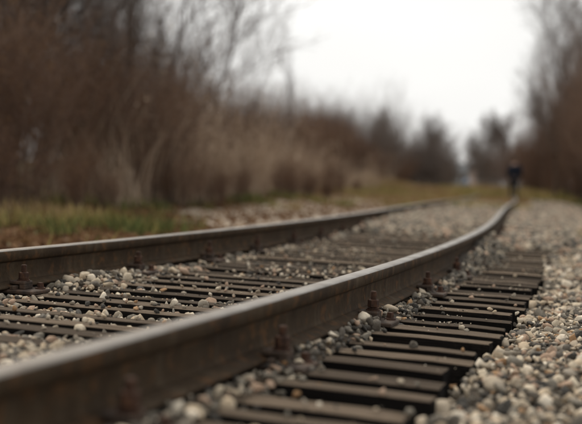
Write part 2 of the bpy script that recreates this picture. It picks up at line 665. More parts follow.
def settle(s, o, r):
    """keep stones that can lie there and give their height"""
    lv = level(s, o)
    near_rail = (np.abs(o) < .075 + r * .6) | (np.abs(o + GAUGE) < .075 + r * .6)
    on = over_sleeper(s, o, r * .55)
    covered = lv > .0
    u = rng.random(len(s))
    ploose = np.where((o > 0), .022 + .35 * (1 - smooth(.1, .26, o)) * noise2(s * 2.3, o + 5), .035 + .16 * smooth(.45, .8, noise2(s * 2.2, o * 2.2))
                      + .45 * (1 - smooth(.08, .34, o + GAUGE)))
    ploose = np.where(o > 0, ploose + .3 * smooth(6, 8.5, s) * (1 - smooth(.15, .4, o)), ploose)
    ploose = ploose * np.where(r > .021, .08, 1.0)
    keep = (~near_rail) & (~on | covered | (u < ploose))
    # the deep slots outside the near rail hold fewer stones
    slot = (o > .2) & (o < ENDO) & ~on & (s < 9.3)
    keep &= ~slot | (u < .4)
    z = np.where(on & ~covered, r * .42, lv + r * rng.uniform(-.35, .35, len(s)))
    # stones against the rail foot rest a little higher
    return keep, z


S1 = [scatter(1.6, 9.6, -1.75, 1.75, .030, .0158, .38, .036),
      scatter(1.6, 9.6, -1.6, 1.75, .13, .023, .25, .040),
      scatter(1.6, 8.4, -1.55, 1.5, .030, .0105, .3, .015)]
s = np.concatenate([q[0] for q in S1]); o = np.concatenate([q[1] for q in S1]); r = np.concatenate([q[2] for q in S1])
k, z = settle(s, o, r)
s, o, r, z = s[k], o[k], r[k], z[k]
# larger stones first; drop those that would sit inside another
cells = {}
okk = np.zeros(len(s), bool)
for i in np.argsort(-r):
    a_, b_, r_ = s[i], o[i], r[i]
    ci, cj = int(a_ / .08), int(b_ / .08 + 100)
    good = True
    for di in (-1, 0, 1):
        for dj in (-1, 0, 1):
            for j in cells.get((ci + di, cj + dj), ()):
                if (s[j] - a_) ** 2 + (o[j] - b_) ** 2 + (z[j] - z[i]) ** 2 < (.62 * (r[j] + r_)) ** 2: good = False; break
            if not good: break
        if not good: break
    if good:
        okk[i] = True; cells.setdefault((ci, cj), []).append(i)
s, o, r, z = s[okk], o[okk], r[okk], z[okk]
x, y = at(s, o)
pos = np.stack([x, y, z], 1)
R = rotmats(len(s)); sr = rng.random(len(s)); tid = rng.integers(0, len(HI), len(s))
tid = np.where(r < .0150, len(HI) + rng.integers(0, len(LO), len(s)), tid)
# darker, greener stones near the rails (oil and rust), paler on the shoulder
dk = rng.random(len(s)) < np.where((o > 0) & (o < .30), .72, .10)
sr = np.where(dk, sr * .30, sr)
# the 300 stones that show largest become pieces of their own
fpx = 1033.47
u_px = 291 + fpx * x / np.maximum(y, .3) - 0.0441 * (178.81 - 212 + fpx * (CAM_Z - z) / np.maximum(y, .3))
v_px = 178.81 + fpx * (CAM_Z - z) / np.maximum(y, .3) + 0.0441 * (u_px - 291)
inview = (u_px > 4) & (u_px < 578) & (v_px < 420) & (y > .5)
# hidden behind the near rail
sx_, ox_ = s, o
t_rail_v = []
rs = np.linspace(.6, 30, 900); rx, ry = at(rs, 0 * rs)
ru = 291 + fpx * rx / ry - 0.0441 * (178.81 - 212 + fpx * (CAM_Z - RAIL_TOP) / ry)
rv = 178.81 + fpx * (CAM_Z - RAIL_TOP) / ry + 0.0441 * (ru - 291)
mxi = int(np.argmax(ru))
rail_v = np.interp(u_px, ru[:mxi], rv[:mxi])
inview &= (o > 0) | (v_px < rail_v - 3)
size_px = np.where(inview & (z > -.06), r / np.maximum(y, .3), 0)
top = np.argsort(-size_px)[:300]
rest = np.ones(len(s), bool); rest[top] = False
link('gravel', stones_mesh('gravel', HI + LO, tid[rest], pos[rest], r[rest], R[rest], sr[rest]), ballast, M['gravel'])['kind'] = 'stuff'
st_me = []
for V, F in HI + LO:
    me = mesh_np('stone', V, F); me.materials.append(M['stone']); st_me.append(me)
for i in top:
    ob = bpy.data.objects.new('stone', st_me[int(tid[i])])
    col.objects.link(ob)
    ob.parent = ballast
    m4 = Matrix([list(map(float, row)) for row in R[i]]).to_4x4()
    ob.matrix_local = Matrix.Translation([float(q) for q in pos[i]]) @ m4 @ Matrix.Scale(float(r[i]), 4)
gs_, go_, gr_ = scatter(1.7, 9.0, -1.55, ENDO - .01, .017, .0038, .35, .007)
gk = over_sleeper(gs_, go_, -.006) & (np.abs(go_) > .08) & (np.abs(go_ + GAUGE) > .08)
gk &= rng.random(len(gs_)) < .02 + .34 * smooth(.5, .85, .6 * noise2(gs_ * 4.1, go_ * 3.3) + .4 * noise2(gs_ * 12, go_ * 12))
gs_, go_, gr_ = gs_[gk], go_[gk], gr_[gk]
gx_, gy_ = at(gs_, go_)
link('grit', stones_mesh('grit', LO, rng.integers(0, len(LO), len(gs_)), np.stack([gx_, gy_, gr_ * .2 - .002], 1), gr_, rotmats(len(gs_)), rng.random(len(gs_))),
     ballast, M['gravel'])['kind'] = 'stuff'
# farther along
S2 = [scatter(9.6, 22, -3.0, 2.0, .062, .032, .25, .05), scatter(2.0, 9.6, -3.3, -2.1, .06, .03, .25, .05),
      scatter(22, 34, -3.3, 2.1, .09, .04, .25, .07), scatter(34, 48, .5, 2.1, .10, .05, .25, .08)]
s = np.concatenate([q[0] for q in S2]); o = np.concatenate([q[1] for q in S2]); r = np.concatenate([q[2] for q in S2])
k, z = settle(s, o, r)
s, o, r, z = s[k], o[k], r[k], z[k]
x, y = at(s, o)
srf = .03 + .66 * rng.random(len(s))
link('gravel', stones_mesh('gravel_far', LO, rng.integers(0, len(LO), len(s)), np.stack([x, y, z], 1), r, rotmats(len(s)), srf),
     ballast, M['gravel'])['kind'] = 'stuff'

# ------------------------------------------------------------------ sleepers
def timber_mesh(seed):
    r = random.Random(seed)
    n = 22
    L = GAUGE + 2 * ENDO
    # cross-section: bevelled box with a shallow weather crack along the top
    ck = r.uniform(-.22, .22); cd = r.choice([.002, .004, .010, .014]); cw = .035
    prof = [(-.5, -.16), (-.5, -.0035), (-.465, -.0005), (ck - cw, 0), (ck, -cd), (ck + cw, 0), (.465, -.0005), (.5, -.0035), (.5, -.16)]
    V, F, FM = [], [], []
    for i in range(n + 1):
        f = i / n
        xx = (f - .5) * L
        jw, jz = r.uniform(-.003, .003), r.uniform(-.001, .001)
        for j, (a, b) in enumerate(prof):
            e = 1.0
            if i in (0, n): e = .94
            top_ = b > -.1
            V.append((xx + (r.uniform(-.006, .006) if i in (0, n) else 0), a * e + (jw if abs(a) > .4 else r.uniform(-.01, .01)) , b + (jz + r.uniform(-.0008, .0008) if top_ else 0) - (.003 if i in (0, n) and top_ else 0)))
    m = len(prof)
    for i in range(n):
        for j in range(m):
            k2 = (j + 1) % m
            F.append((i * m + j, i * m + k2, (i + 1) * m + k2, (i + 1) * m + j))
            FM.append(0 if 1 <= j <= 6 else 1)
    me = bpy.data.meshes.new('timber')
    cap0 = tuple(range(m)); cap1 = tuple(range(n * m, n * m + m))
    me.from_pydata(V, [], F + [cap0[::-1], cap1])
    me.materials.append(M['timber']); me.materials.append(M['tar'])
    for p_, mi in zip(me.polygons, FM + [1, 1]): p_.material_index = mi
    bm = bmesh.new(); bm.from_mesh(me); bmesh.ops.recalc_face_normals(bm, faces=bm.faces); bm.to_mesh(me); bm.free()
    return me


timber_meshes = [timber_mesh(50 + i) for i in range(9)]


def fast_meshes():
    d = {}
    bm = bmesh.new()
    bm_box(bm, (-.19, -.075, .0005), (.19, .075, .0175), .004)
    for sx in (-1, 1):                                       # raised shoulders of the plate beside the rail foot
        bm_box(bm, (sx * .083 - .010, -.070, .0165), (sx * .083 + .010, .070, .034), .003)
    d['plate'] = bm_mesh('base_plate', bm)
    bm = bmesh.new()                                         # clip gripping the rail foot
    bm_box(bm, (.046, -.034, .037), (.125, .034, .053), .004)
    bm_box(bm, (.098, -.034, .0178), (.125, .034, .040), .003)
    d['clip'] = bm_mesh('clip', bm)
    bm = bmesh.new()
    bm_cyl(bm, (.098, 0, .020), (.098, 0, .122), .0115, .0105, 12)
    for i in range(7):
        z0 = .094 + i * .004
        bm_cyl(bm, (.098, 0, z0), (.098, 0, z0 + .0022), .0132, .0118, 12)
    d['bolt'] = bm_mesh('bolt', bm)
    bm = bmesh.new()
    bm_cyl(bm, (.098, 0, .053), (.098, 0, .058), .028, .028, 16)
    bm_cyl(bm, (.098, 0, .058), (.098, 0, .064), .022, .024, 16)
    d['washer'] = bm_mesh('washer', bm)
    bm = bmesh.new()
    bm_cyl(bm, (.098, 0, .064), (.098, 0, .066), .0205, .0225, 6, .4)
    bm_cyl(bm, (.098, 0, .066), (.098, 0, .090), .0225, .0225, 6, .4)
    bm_cyl(bm, (.098, 0, .090), (.098, 0, .093), .0225, .0190, 6, .4)
    d['nut'] = bm_mesh('nut', bm)
    bm = bmesh.new()
    bm_cyl(bm, (.158, .042, .0170), (.158, .042, .024), .024, .022, 14)
    bm_cyl(bm, (.158, .042, .024), (.158, .042, .045), .0155, .0135, 4, .5)
    d['screw'] = bm_mesh('screw', bm)
    for k_, me in d.items():
        me.materials.append(M['plate_rust'] if k_ in ('plate', 'clip') else M['bolt_rust'])
    return d


FM_ = fast_meshes()


def fastening(parent, xo, rz=0.0):
    root = link('rail_fastening', FM_['plate'], parent)
    root.location = (xo, 0, 0)
    for side in (0, math.pi):
        for nm in ('clip', 'bolt', 'washer', 'nut', 'screw'):
            c_ = link(nm, FM_[nm], root)
            c_.rotation_euler = (0, 0, side)
            if nm in ('bolt', 'nut', 'screw'): c_.scale = (1, 1, rnd.uniform(.93, 1.06))
    return root


ORD = ('first second third fourth fifth sixth seventh eighth ninth tenth eleventh twelfth thirteenth fourteenth fifteenth sixteenth '
       'seventeenth eighteenth nineteenth twentieth').split()
TENS = {20: 'twenty', 30: 'thirty', 40: 'forty', 50: 'fifty', 60: 'sixty', 70: 'seventy'}


def ordinal(n):
    if n <= 20: return ORD[n - 1]
    t10 = n // 10 * 10
    return {30: 'thirtieth', 40: 'fortieth', 50: 'fiftieth', 60: 'sixtieth', 70: 'seventieth'}[n] if n % 10 == 0 else TENS[t10] + '-' + ORD[n % 10 - 1]


FIRST_S = 2.25
cnt = 0; cntf = 0
for i, (s0, w0, fs) in enumerate(zip(sl_s, sl_w, sl_fast)):
    if s0 < 1.6: continue
    x0, y0, t0 = frame(s0)
    xc, yc = at(s0, -GAUGE / 2)
    e = empty('sleeper', (float(xc), float(yc), rnd.uniform(-.010, .002)), -float(t0) + rnd.gauss(0, .009))
    tb = link('timber', timber_meshes[i % 9], e)
    tb.scale = (1 + rnd.uniform(-.012, .012), w0, 1)
    tb.location = (rnd.gauss(0, .010), 0, 0)
    if rnd.random() < .5: tb.rotation_euler = (0, 0, math.pi)
    cnt += 1
    if fs:
        cntf += 1
        e.location.z = 0
        for xo in (-GAUGE / 2, GAUGE / 2): fastening(e, xo)
        lab = 'dark weathered timber sleeper with rusty rail bolts, %s bolted one from the bottom edge' % ordinal(cntf)
    else:
        lab = 'narrow weathered timber sleeper without bolts, %s sleeper counted up from the bottom edge' % ordinal(cnt)
    tag(e, lab, 'sleeper', 'timber sleepers under the rails')

# ------------------------------------------------------------------ rails
def sweep(name, prof, off, s_arr, mats, fm, parent):
    x0, y0, t0 = frame(s_arr)
    P = np.array(prof)
    X = x0[:, None] + (P[None, :, 0] + off) * np.cos(t0)[:, None]
    Y = y0[:, None] - (P[None, :, 0] + off) * np.sin(t0)[:, None]
    Z = np.broadcast_to(P[None, :, 1], X.shape)
    V = np.stack([X, Y, Z], -1).reshape(-1, 3)
    n, m = len(s_arr), len(prof)
    a = np.arange(n - 1)[:, None] * m; j = np.arange(m)[None]; j2 = (j + 1) % m
    F = np.stack([a + j, a + j2, a + m + j2, a + m + j], -1).reshape(-1, 4)
    me = mesh_np(name, V, F, False, None, np.tile(np.array(fm), n - 1))
    bm = bmesh.new(); bm.from_mesh(me)
    bm.verts.ensure_lookup_table()
    bm.faces.new([bm.verts[q] for q in range(m)]); bm.faces.new([bm.verts[(n - 1) * m + q] for q in range(m)])
    bmesh.ops.recalc_face_normals(bm, faces=bm.faces)
    bm.to_mesh(me); bm.free()
    return link(name, me, parent, mats)


T = RAIL_TOP
B = 0.0185
head = [(-.0345, T - .044), (-.0355, T - .012), (-.0325, T - .005), (-.026, T - .0012), (-.012, T), (.012, T), (.026, T - .0012),
        (.0325, T - .005), (.0355, T - .012), (.0345, T - .044), (.022, T - .052), (.0085, T - .058), (-.0085, T - .058), (-.022, T - .052)]
head_m = [1, 1, 0, 0, 0, 0, 0, 1, 1, 1, 1, 1, 1, 1]
web = [(-.0105, T - .056), (-.008, T - .072), (-.0078, B + .045), (-.012, B + .030), (-.020, B + .023), (.020, B + .023), (.012, B + .030),
       (.0078, B + .045), (.008, T - .072), (.0105, T - .056)]
foot = [(-.064, B), (-.066, B + .003), (-.066, B + .010), (-.045, B + .0165), (-.0205, B + .0245), (.0205, B + .0245), (.045, B + .0165),
        (.066, B + .010), (.066, B + .003), (.064, B)]
s_arr = np.concatenate([np.arange(-1.5, 14, .1), np.arange(14, 40, .4), np.arange(40, 260, 2.)])
for off, lab in ((0.0, 'curving steel rail nearest the camera, polished on top, sweeping across the foreground'),
                 (-GAUGE, 'farther curving steel rail with rusty brown side, beyond the stone-filled sleepers')):
    x0, y0, t0 = frame(0.0)
    e = empty('rail', (0, 0, 0))
    tag(e, lab, 'rail', 'rails of the track')
    sweep('head', head, off, s_arr, [M['rail_top'], M['rail_rust']], head_m, e)
    sweep('web', web, off, s_arr, [M['rail_rust']], [0] * len(web), e)
    sweep('foot', foot, off, s_arr, [M['rail_rust']], [0] * len(foot), e)

# ------------------------------------------------------------------ bare trees and shrubs
def prisms(segs, k=3):
    A = np.array([q[0] for q in segs]); Bp = np.array([q[1] for q in segs])
    r0 = np.array([q[2] for q in segs]); r1 = np.array([q[3] for q in segs])
    d = Bp - A
    d /= np.linalg.norm(d, axis=1)[:, None] + 1e-9
    ref = np.where(np.abs(d[:, 2:3]) > .9, np.array([[1., 0, 0]]), np.array([[0, 0, 1.]]))
    u = np.cross(d, ref); u /= np.linalg.norm(u, axis=1)[:, None]
    v = np.cross(d, u)
    an = 2 * np.pi * np.arange(k) / k
    ring = np.cos(an)[None, :, None] * u[:, None] + np.sin(an)[None, :, None] * v[:, None]
    V = np.concatenate([A[:, None] + ring * r0[:, None, None], Bp[:, None] + ring * r1[:, None, None]], 1)
    n = len(segs)
    b = (np.arange(n) * 2 * k)[:, None]; j = np.arange(k)[None]; j2 = (j + 1) % k
    F = np.stack([b + j, b + j2, b + k + j2, b + k + j], -1).reshape(-1, 4)
    return V.reshape(-1, 3), F


def grow(r, p, d, length, rad, lev, maxlev, out, nseg, kids, spread_, up, tip=.25):
    d = Vector(d).normalized(); p = Vector(p)
    for i in range(nseg):
        f0, f1 = i / nseg, (i + 1) / nseg
        nd = (d + Vector((r.gauss(0, .12), r.gauss(0, .12), r.gauss(0, .08) + up))).normalized()
        q = p + nd * length / nseg
        ra, rb = rad * (1 - (1 - tip) * f0), rad * (1 - (1 - tip) * f1)
        out.append((p[:], q[:], ra, rb, lev))
        if lev < maxlev and (i > 0 or lev > 0):
            for _ in range(kids[lev] if i or lev == 0 else max(1, kids[lev] - 1)):
                a = r.uniform(0, 2 * math.pi)
                side = nd.orthogonal().normalized()
                side.rotate(Matrix.Rotation(a, 3, nd))
                sp = spread_ * r.uniform(.7, 1.3)
                cd = (nd * math.cos(sp) + side * math.sin(sp))
                cl = length * r.uniform(.38, .62) * (1.1 - .45 * f1)
                grow(r, p + (q - p) * r.uniform(.3, 1), cd, cl, rb * .6, lev + 1, maxlev, out, max(2, nseg - 2), kids, spread_, up * .8, tip)
        p, d = q, nd
    return out


def leaves_mesh(name, pts, size):
    n = len(pts)
    Rm = rotmats(n, 1.2)
    q = np.array([[-1, 0, 0], [0, -.45, .1], [1, 0, 0], [0, .45, .1]]) * size
    sc = rng.uniform(.6, 1.3, n)
    V = np.einsum('nij,vj->nvi', Rm, q) * sc[:, None, None] + np.array(pts)[:, None]
    F = np.arange(n * 4).reshape(n, 4)
    return mesh_np(name, V.reshape(-1, 3), F, False, {'srand': np.repeat(rng.random(n), 4)})


def make_shrub(seed, h, stems, leafy):
    r = random.Random(seed)
    seg = []
    for i in range(stems):
        a = r.uniform(0, 2 * math.pi); rr = r.uniform(0, .35) * h * .3
        tilt = r.uniform(.03, .38)
        grow(r, (rr * math.cos(a), rr * math.sin(a), -.1), (math.sin(tilt) * math.cos(a), math.sin(tilt) * math.sin(a), math.cos(tilt)),
             h * r.uniform(.6, 1.0), .012 * h / 3 + .004, 0, 2, seg, 5, [3, 2, 0], .55, .07)
    stem = [q for q in seg if q[4] == 0]; twg = [q for q in seg if q[4] > 0]
    V, F = prisms(stem, 4); m1 = mesh_np('stems', V, F)
    twg = [(a, b, max(c, .0032), max(d_, .0022), l_) for a, b, c, d_, l_ in twg]
    V, F = prisms(twg, 3); m2 = mesh_np('twigs', V, F)
    pts = [tuple(np.array(q[1]) + np.array([r.gauss(0, .03) for _ in range(3)])) for q in twg if r.random() < leafy]
    m3 = leaves_mesh('leaves', pts, .032) if pts else None
    m1.materials.append(M['bark']); m2.materials.append(M['twig'])
    if m3: m3.materials.append(M['dead_leaf'])
    return m1, m2, m3


shr_low = [make_shrub(700 + i, 2.3, 12, .30) for i in range(3)]
shr_mid = [make_shrub(720 + i, 3.6, 13, .22) for i in range(3)]
shr_tall = [make_shrub(740 + i, 5.4, 13, .08) for i in range(3)]
n_shrub = 0


shr_hazed = []
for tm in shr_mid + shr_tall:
    m2 = tm[1].copy(); m2.materials.clear(); m2.materials.append(M['twig_grey'])  # greyer, paler twigs put distance haze into the colour of far shrubs
    shr_hazed.append((tm[0], m2, None))


def put_shrub(tm, s0, o0, sc, label, group, name='bare_shrub', cat='shrub'):
    x0, y0 = at(s0, o0); x0, y0 = float(x0), float(y0)
    e = empty(name, (x0, y0, gz_at(x0, y0) - .03), rnd.uniform(0, 6.28))
    e.scale = (sc, sc, sc * rnd.uniform(.9, 1.12))
    link('stems', tm[0], e); link('twigs', tm[1], e)
    if tm[2]: link('leaves', tm[2], e)
    tag(e, label, cat, group)
    return e


GL = 'shrubs of the thicket beyond the farther rail'
s0 = 7.5
while s0 < 66:
    put_shrub(rnd.choice(shr_low), s0, -7.6 + rnd.gauss(0, .5) - .015 * s0, rnd.uniform(.75, 1.15), 'low leafless russet shrub at the front of the thicket beyond the farther rail', GL)
    s0 += rnd.uniform(.8, 1.5) * (1 + s0 / 60)
s0 = 8
while s0 < 66:
    put_shrub(rnd.choice(shr_mid), s0, -9.4 + rnd.gauss(0, .7), rnd.uniform(.8, 1.15) * (1 - .22 * float(smooth(24, 40, s0)) + .25 * float(smooth(44, 56, s0))), 'middle-height bare brown shrub inside the thicket beyond the farther rail', GL)
    s0 += rnd.uniform(.9, 1.5) * (1 + s0 / 60)
s0 = 9
while s0 < 62:
    hgt = 1.1 - .52 * float(smooth(20, 40, s0)) + .18 * float(smooth(42, 56, s0))
    put_shrub(rnd.choice(shr_tall), s0, -12.2 + rnd.gauss(0, 1.2), hgt * rnd.uniform(.85, 1.15), 'tall bare shrub at the back of the thicket beyond the farther rail', GL)
    s0 += rnd.uniform(1.0, 1.7) * (1 + s0 / 70)
for i in range(14):
    put_shrub(rnd.choice(shr_tall), rnd.uniform(9, 22), rnd.uniform(-16, -12.5), rnd.uniform(1.15, 1.4), 'tall bare shrub at the back of the thicket beyond the farther rail', GL)
for u_, Y_ in ((62, 19), (70, 21), (78, 18), (86, 22), (95, 20), (66, 24), (82, 25), (150, 19), (163, 21), (175, 20), (140, 22), (300, 42), (320, 46), (338, 50), (352, 55), (10, 15), (30, 16)):
    ss_, oo_ = to_track(np.array([(u_ - 291) / 1033.47 * Y_]), np.array([float(Y_)]))
    put_shrub(rnd.choice(shr_mid), ss_[0], oo_[0], .75, 'middle-height bare brown shrub inside the thicket beyond the farther rail', GL)
for i in range(46):
    put_shrub(rnd.choice(shr_low), 7 + 34 * rnd.random(), -5.6 - abs(rnd.gauss(0, .8)), rnd.uniform(.22, .48), 'knee-high dead weed clump in the grass before the thicket', 'weed clumps in the grass beyond the farther rail', 'weed_clump', 'weed')
GF = 'shrubs of the far hedge where the track bends'
for i in range(52):
    s0 = rnd.uniform(64, 125)
    put_shrub(rnd.choice(shr_hazed[:4]), s0, rnd.uniform(-15, -5.5), rnd.uniform(.95, 1.3), 'bare shrub in the far brown hedge beside the distant bend', GF)
for i in range(20):
    s0 = rnd.uniform(58, 118)
    put_shrub(rnd.choice(shr_low), s0, rnd.uniform(-10, -5.2), rnd.uniform(.8, 1.2), 'low bare shrub at the foot of the far brown hedge', GF)
for u_ in (372, 380, 387, 398, 405, 412, 418, 424, 430, 436, 441, 446, 392, 409, 421, 433):
    Y_ = rnd.uniform(88, 112)
    ss_, oo_ = to_track(np.array([(u_ - 291) / 1033.47 * Y_]), np.array([Y_]))
    put_shrub(rnd.choice(shr_hazed[:3]), ss_[0], oo_[0], rnd.uniform(1.35, 1.75), 'bare shrub in the far brown hedge beside the distant bend', GF)
for u_ in (402, 408, 413, 417, 421, 426, 432, 437, 442, 446, 450):
    Y_ = rnd.uniform(125, 140)
    ss_, oo_ = to_track(np.array([(u_ - 291) / 1033.47 * Y_]), np.array([Y_]))
    put_shrub(rnd.choice(shr_low), ss_[0], oo_[0], rnd.uniform(1.1, 1.4), 'low bare shrub at the foot of the far brown hedge', GF)
for u_ in (480, 486, 492, 498, 504, 510, 516, 522, 484, 496, 508):
    Y_ = rnd.uniform(108, 135)
    ss_, oo_ = to_track(np.array([(u_ - 291) / 1033.47 * Y_]), np.array([Y_]))
    put_shrub(rnd.choice(shr_hazed[3:]), ss_[0], oo_[0], rnd.uniform(.85, 1.1), 'bare shrub standing among the grey far trees right of the sky gap', GF)
GR = 'shrubs of the hedge beside the path on the right'
for i in range(58):
    s0 = rnd.uniform(32, 95)
    put_shrub(rnd.choice(shr_mid if i % 3 else shr_tall), s0, 2.5 + abs(rnd.gauss(0, 1.6)) + .008 * s0, rnd.uniform(.75, 1.1), 'dense bare shrub in the dark hedge behind the walking person, beside the path', GR)
for i in range(30):
    put_shrub(rnd.choice(shr_tall), rnd.uniform(36, 72), 3.1 + abs(rnd.gauss(0, 1.4)), rnd.uniform(.9, 1.25), 'tall dark shrub in the hedge beside the path, under the bare trees', GR)
for i in range(10):
    s0 = rnd.uniform(30, 70)
    put_shrub(rnd.choice(shr_low), s0, 2.7 + abs(rnd.gauss(0, .4)), rnd.uniform(.5, .8), 'low scrubby bush at the foot of the dark hedge along the path', GR)


def make_tree(seed, h, trunk_r, kids, nseg, spread_, up, maxlev=3, tw=.006):
    r = random.Random(seed)
    seg = grow(r, (0, 0, -.2), (r.gauss(0, .05), r.gauss(0, .05), 1), h, trunk_r, 0, maxlev, [], nseg, kids, spread_, up, .12)
    tr = [q for q in seg if q[4] <= 1]; cr = [q for q in seg if q[4] > 1]
    V, F = prisms(tr, 6); m1 = mesh_np('trunk', V, F, True)
    cr = [(a, b, max(c, tw), max(d_, tw * .65), l_) for a, b, c, d_, l_ in cr]
    V, F = prisms(cr, 3); m2 = mesh_np('crown', V, F)
    m1.materials.append(M['bark']); m2.materials.append(M['twig_grey'])
    return m1, m2


trees = [make_tree(900 + i, 8.5, .13, [3, 3, 3, 0], 8, .62, .05) for i in range(4)]
far_trees = [make_tree(930 + i, 8.5, .15, [4, 3, 3, 0], 8, .60, .06, 3, .009) for i in range(3)]
poles = [make_tree(950 + i, 6.5, .055, [2, 2, 2, 0], 8, .5, .08) for i in range(3)]


def put_tree(tm, X, Y, h, label, group=None, wide=1.0):
    e = empty('bare_tree', (X, Y, gz_at(X, Y) - .02), rnd.uniform(0, 6.28))
    e.scale = (h * wide, h * wide, h)
    link('trunk', tm[0], e); link('crown', tm[1], e)
    tag(e, label, 'tree', group)


def px(u, Y):        # world X that shows at photo column u when Y metres away (camera sits at the origin)
    return (u - 291) / 1033.47 * Y


put_tree(trees[0], px(553, 52), 52, 1.15, 'tall bare tree with forked trunk rising from the hedge beside the path', None, .62)
put_tree(trees[1], px(590, 46), 46, 1.20, 'broad bare tree cut by the right edge of the picture', None, .7)
put_tree(trees[2], px(572, 60), 60, 1.15, 'slim bare tree just beside the tall forked tree on the right', None, .6)
put_tree(trees[3], px(548, 74), 74, .85, 'thin bare tree at the far end of the right hedge', None, .7)
put_tree(far_trees[1], px(430, 104), 104, .76, 'pointed bare tree sticking out of the far hedge, by the sky gap')
put_tree(far_trees[2], px(412, 112), 112, .66, 'small bare tree in the far hedge next to the pointed tree')
put_tree(far_trees[0], px(384, 100), 100, .68, 'rounded bare tree in the middle of the far hedge')
put_tree(far_trees[1], px(488, 118), 118, .84, 'grey bare tree standing over the pink house')
put_tree(far_trees[0], px(506, 125), 125, .86, 'grey bare tree between the pink house and the walking person')
put_tree(far_trees[2], px(477, 140), 140, .72, 'far grey bare tree directly right of the sky gap')
put_tree(far_trees[0], px(8, 21), 21, .74, 'dark bare tree filling the top left corner of the picture')
put_tree(trees[3], px(72, 24), 24, .74, 'bare tree with dense twigs above the thicket near the top left corner')
put_tree(poles[0], px(118, 22), 22, 1.0, 'slender bare sapling left of the paired saplings in the thicket')
put_tree(poles[1], px(172, 25), 25, 1.05, 'tallest slender sapling in the middle of the thicket')
put_tree(poles[2], px(205, 27), 27, .95, 'slender leaning sapling right of the tallest sapling')
put_tree(poles[0], px(250, 30), 30, .84, 'lone thin sapling against the pale sky above the thicket', None, .5)
put_tree(poles[1], px(287, 36), 36, .62, 'short thin sapling near the low end of the thicket', None, .5)
put_tree(trees[2], px(125, 27), 27, .70, 'dense bare tree rising behind the saplings of the thicket')
put_tree(poles[2], px(40, 20), 20, .95, 'thin dark sapling close to the left edge of the picture')

# the wood on the horizon, one mass far behind everything
tv = []; tf = []; base = 0
srcs = []
for tm in shr_mid:
    me = tm[1]
    v = np.empty(len(me.vertices) * 3, np.float32); me.vertices.foreach_get('co', v)
    f = np.empty(len(me.polygons) * 4, np.int32); me.polygons.foreach_get('vertices', f)
    srcs.append((v.reshape(-1, 3), f.reshape(-1, 4)))
for i in range(70):
    v, f = srcs[i % 3]
    sel = rng.random(len(f)) < .2
    Y = rnd.uniform(185, 240); X = rnd.uniform(-10, 75) if i < 60 else rnd.uniform(75, 130)
    a = rnd.uniform(0, 6.28); sc = rnd.uniform(1.0, 1.7)
    w = v * np.array([1.5, 1.5, 1.0]) * sc
    w = np.stack([w[:, 0] * math.cos(a) - w[:, 1] * math.sin(a) + X, w[:, 0] * math.sin(a) + w[:, 1] * math.cos(a) + Y, w[:, 2] + gz_at(X, Y) - rnd.uniform(.4, 1.6) * sc], 1)
    tv.append(w); tf.append(f[sel] + base); base += len(w)
V = np.concatenate(tv); F = np.concatenate(tf)
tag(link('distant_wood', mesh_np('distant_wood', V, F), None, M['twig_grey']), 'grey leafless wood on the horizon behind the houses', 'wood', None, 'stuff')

# ------------------------------------------------------------------ tall dry reeds, short grass, fallen leaves
def blades(name, X, Y, Z, H, W, lean, sr, mat, label, cat=None):
    n = len(X)
    az = rng.uniform(0, 2 * np.pi, n)
    dx, dy = np.cos(az), np.sin(az)
    la = rng.uniform(0, 2 * np.pi, n)
    lx, ly = np.cos(la) * lean * H, np.sin(la) * lean * H
    b = np.stack([X, Y, Z], 1)
    wv = np.stack([dx, dy, 0 * dx], 1) * W[:, None] / 2
    mid = b + np.stack([lx * .35, ly * .35, H * .55], 1)
    tip = b + np.stack([lx, ly, H], 1)
    V = np.stack([b - wv, b + wv, mid - wv * .8, mid + wv * .8, tip], 1).reshape(-1, 3)
    o_ = (np.arange(n) * 5)[:, None]
    F = np.concatenate([o_ + np.array([[0, 1, 3]]), o_ + np.array([[0, 3, 2]]), o_ + np.array([[2, 3, 4]])], 0)
    ob = link(name, mesh_np(name, V, F, False, {'srand': np.repeat(sr, 5)}), None, mat)
    tag(ob, label, cat, None, 'stuff')
    return ob


n = 60000
s = 5 + 65 * rng.random(n) ** 1.25; o = -2.6 - rng.gamma(3.0, 1.15, n)
keep = .6 * noise2(s * .75, o * 1.1) + .4 * noise2(s * 2.6, o * 2.6) + .05 * smooth(3.6, 5.0, -o) - .09 * (1 - smooth(14, 24, s)) - .30 * sand_left(s, -o - (GAUGE + ENDO)) > .50
rr_ = np.random.default_rng(3)
n2 = 12000
s2 = 18 + 70 * rng.random(n2) ** 1.6; o2 = 2.3 + rng.gamma(2.0, .7, n2)
s = np.concatenate([s[keep], s2]); o = np.concatenate([o[keep], o2])
x, y = at(s, o)
z = zone_ground(s, o) - .01
n3 = 2600
s3 = rng.uniform(6.5, 14, n3); o3 = .95 + np.abs(rng.normal(0, .45, n3))
k3 = noise2(s3 * 1.3 + 8, o3 * 2.2) > .52
s3, o3 = s3[k3], o3[k3]
s = np.concatenate([s, s3]); o = np.concatenate([o, o3]); x, y = at(s, o)
z = np.concatenate([z, level(s3, o3) - .01])
n4 = 36000
s4 = 25 + 95 * rng.random(n4) ** 1.4; o4 = rng.uniform(-9.5, 4.5, n4)
k4 = (np.abs(o4) > .06) & (np.abs(o4 + GAUGE) > .06) & (noise2(s4 * .5, o4 * .8) > .55 - .4 * smooth(26, 38, s4)) & ~((o4 > .5) & (o4 < 2.0) & (s4 < 46))
s4, o4 = s4[k4], o4[k4]
s = np.concatenate([s, s4]); o = np.concatenate([o, o4]); x, y = at(s, o)
z = np.concatenate([z, np.where((o4 > -3.0) & (o4 < 1.9), level(s4, o4) - .03, zone_ground(s4, o4) - .01)])
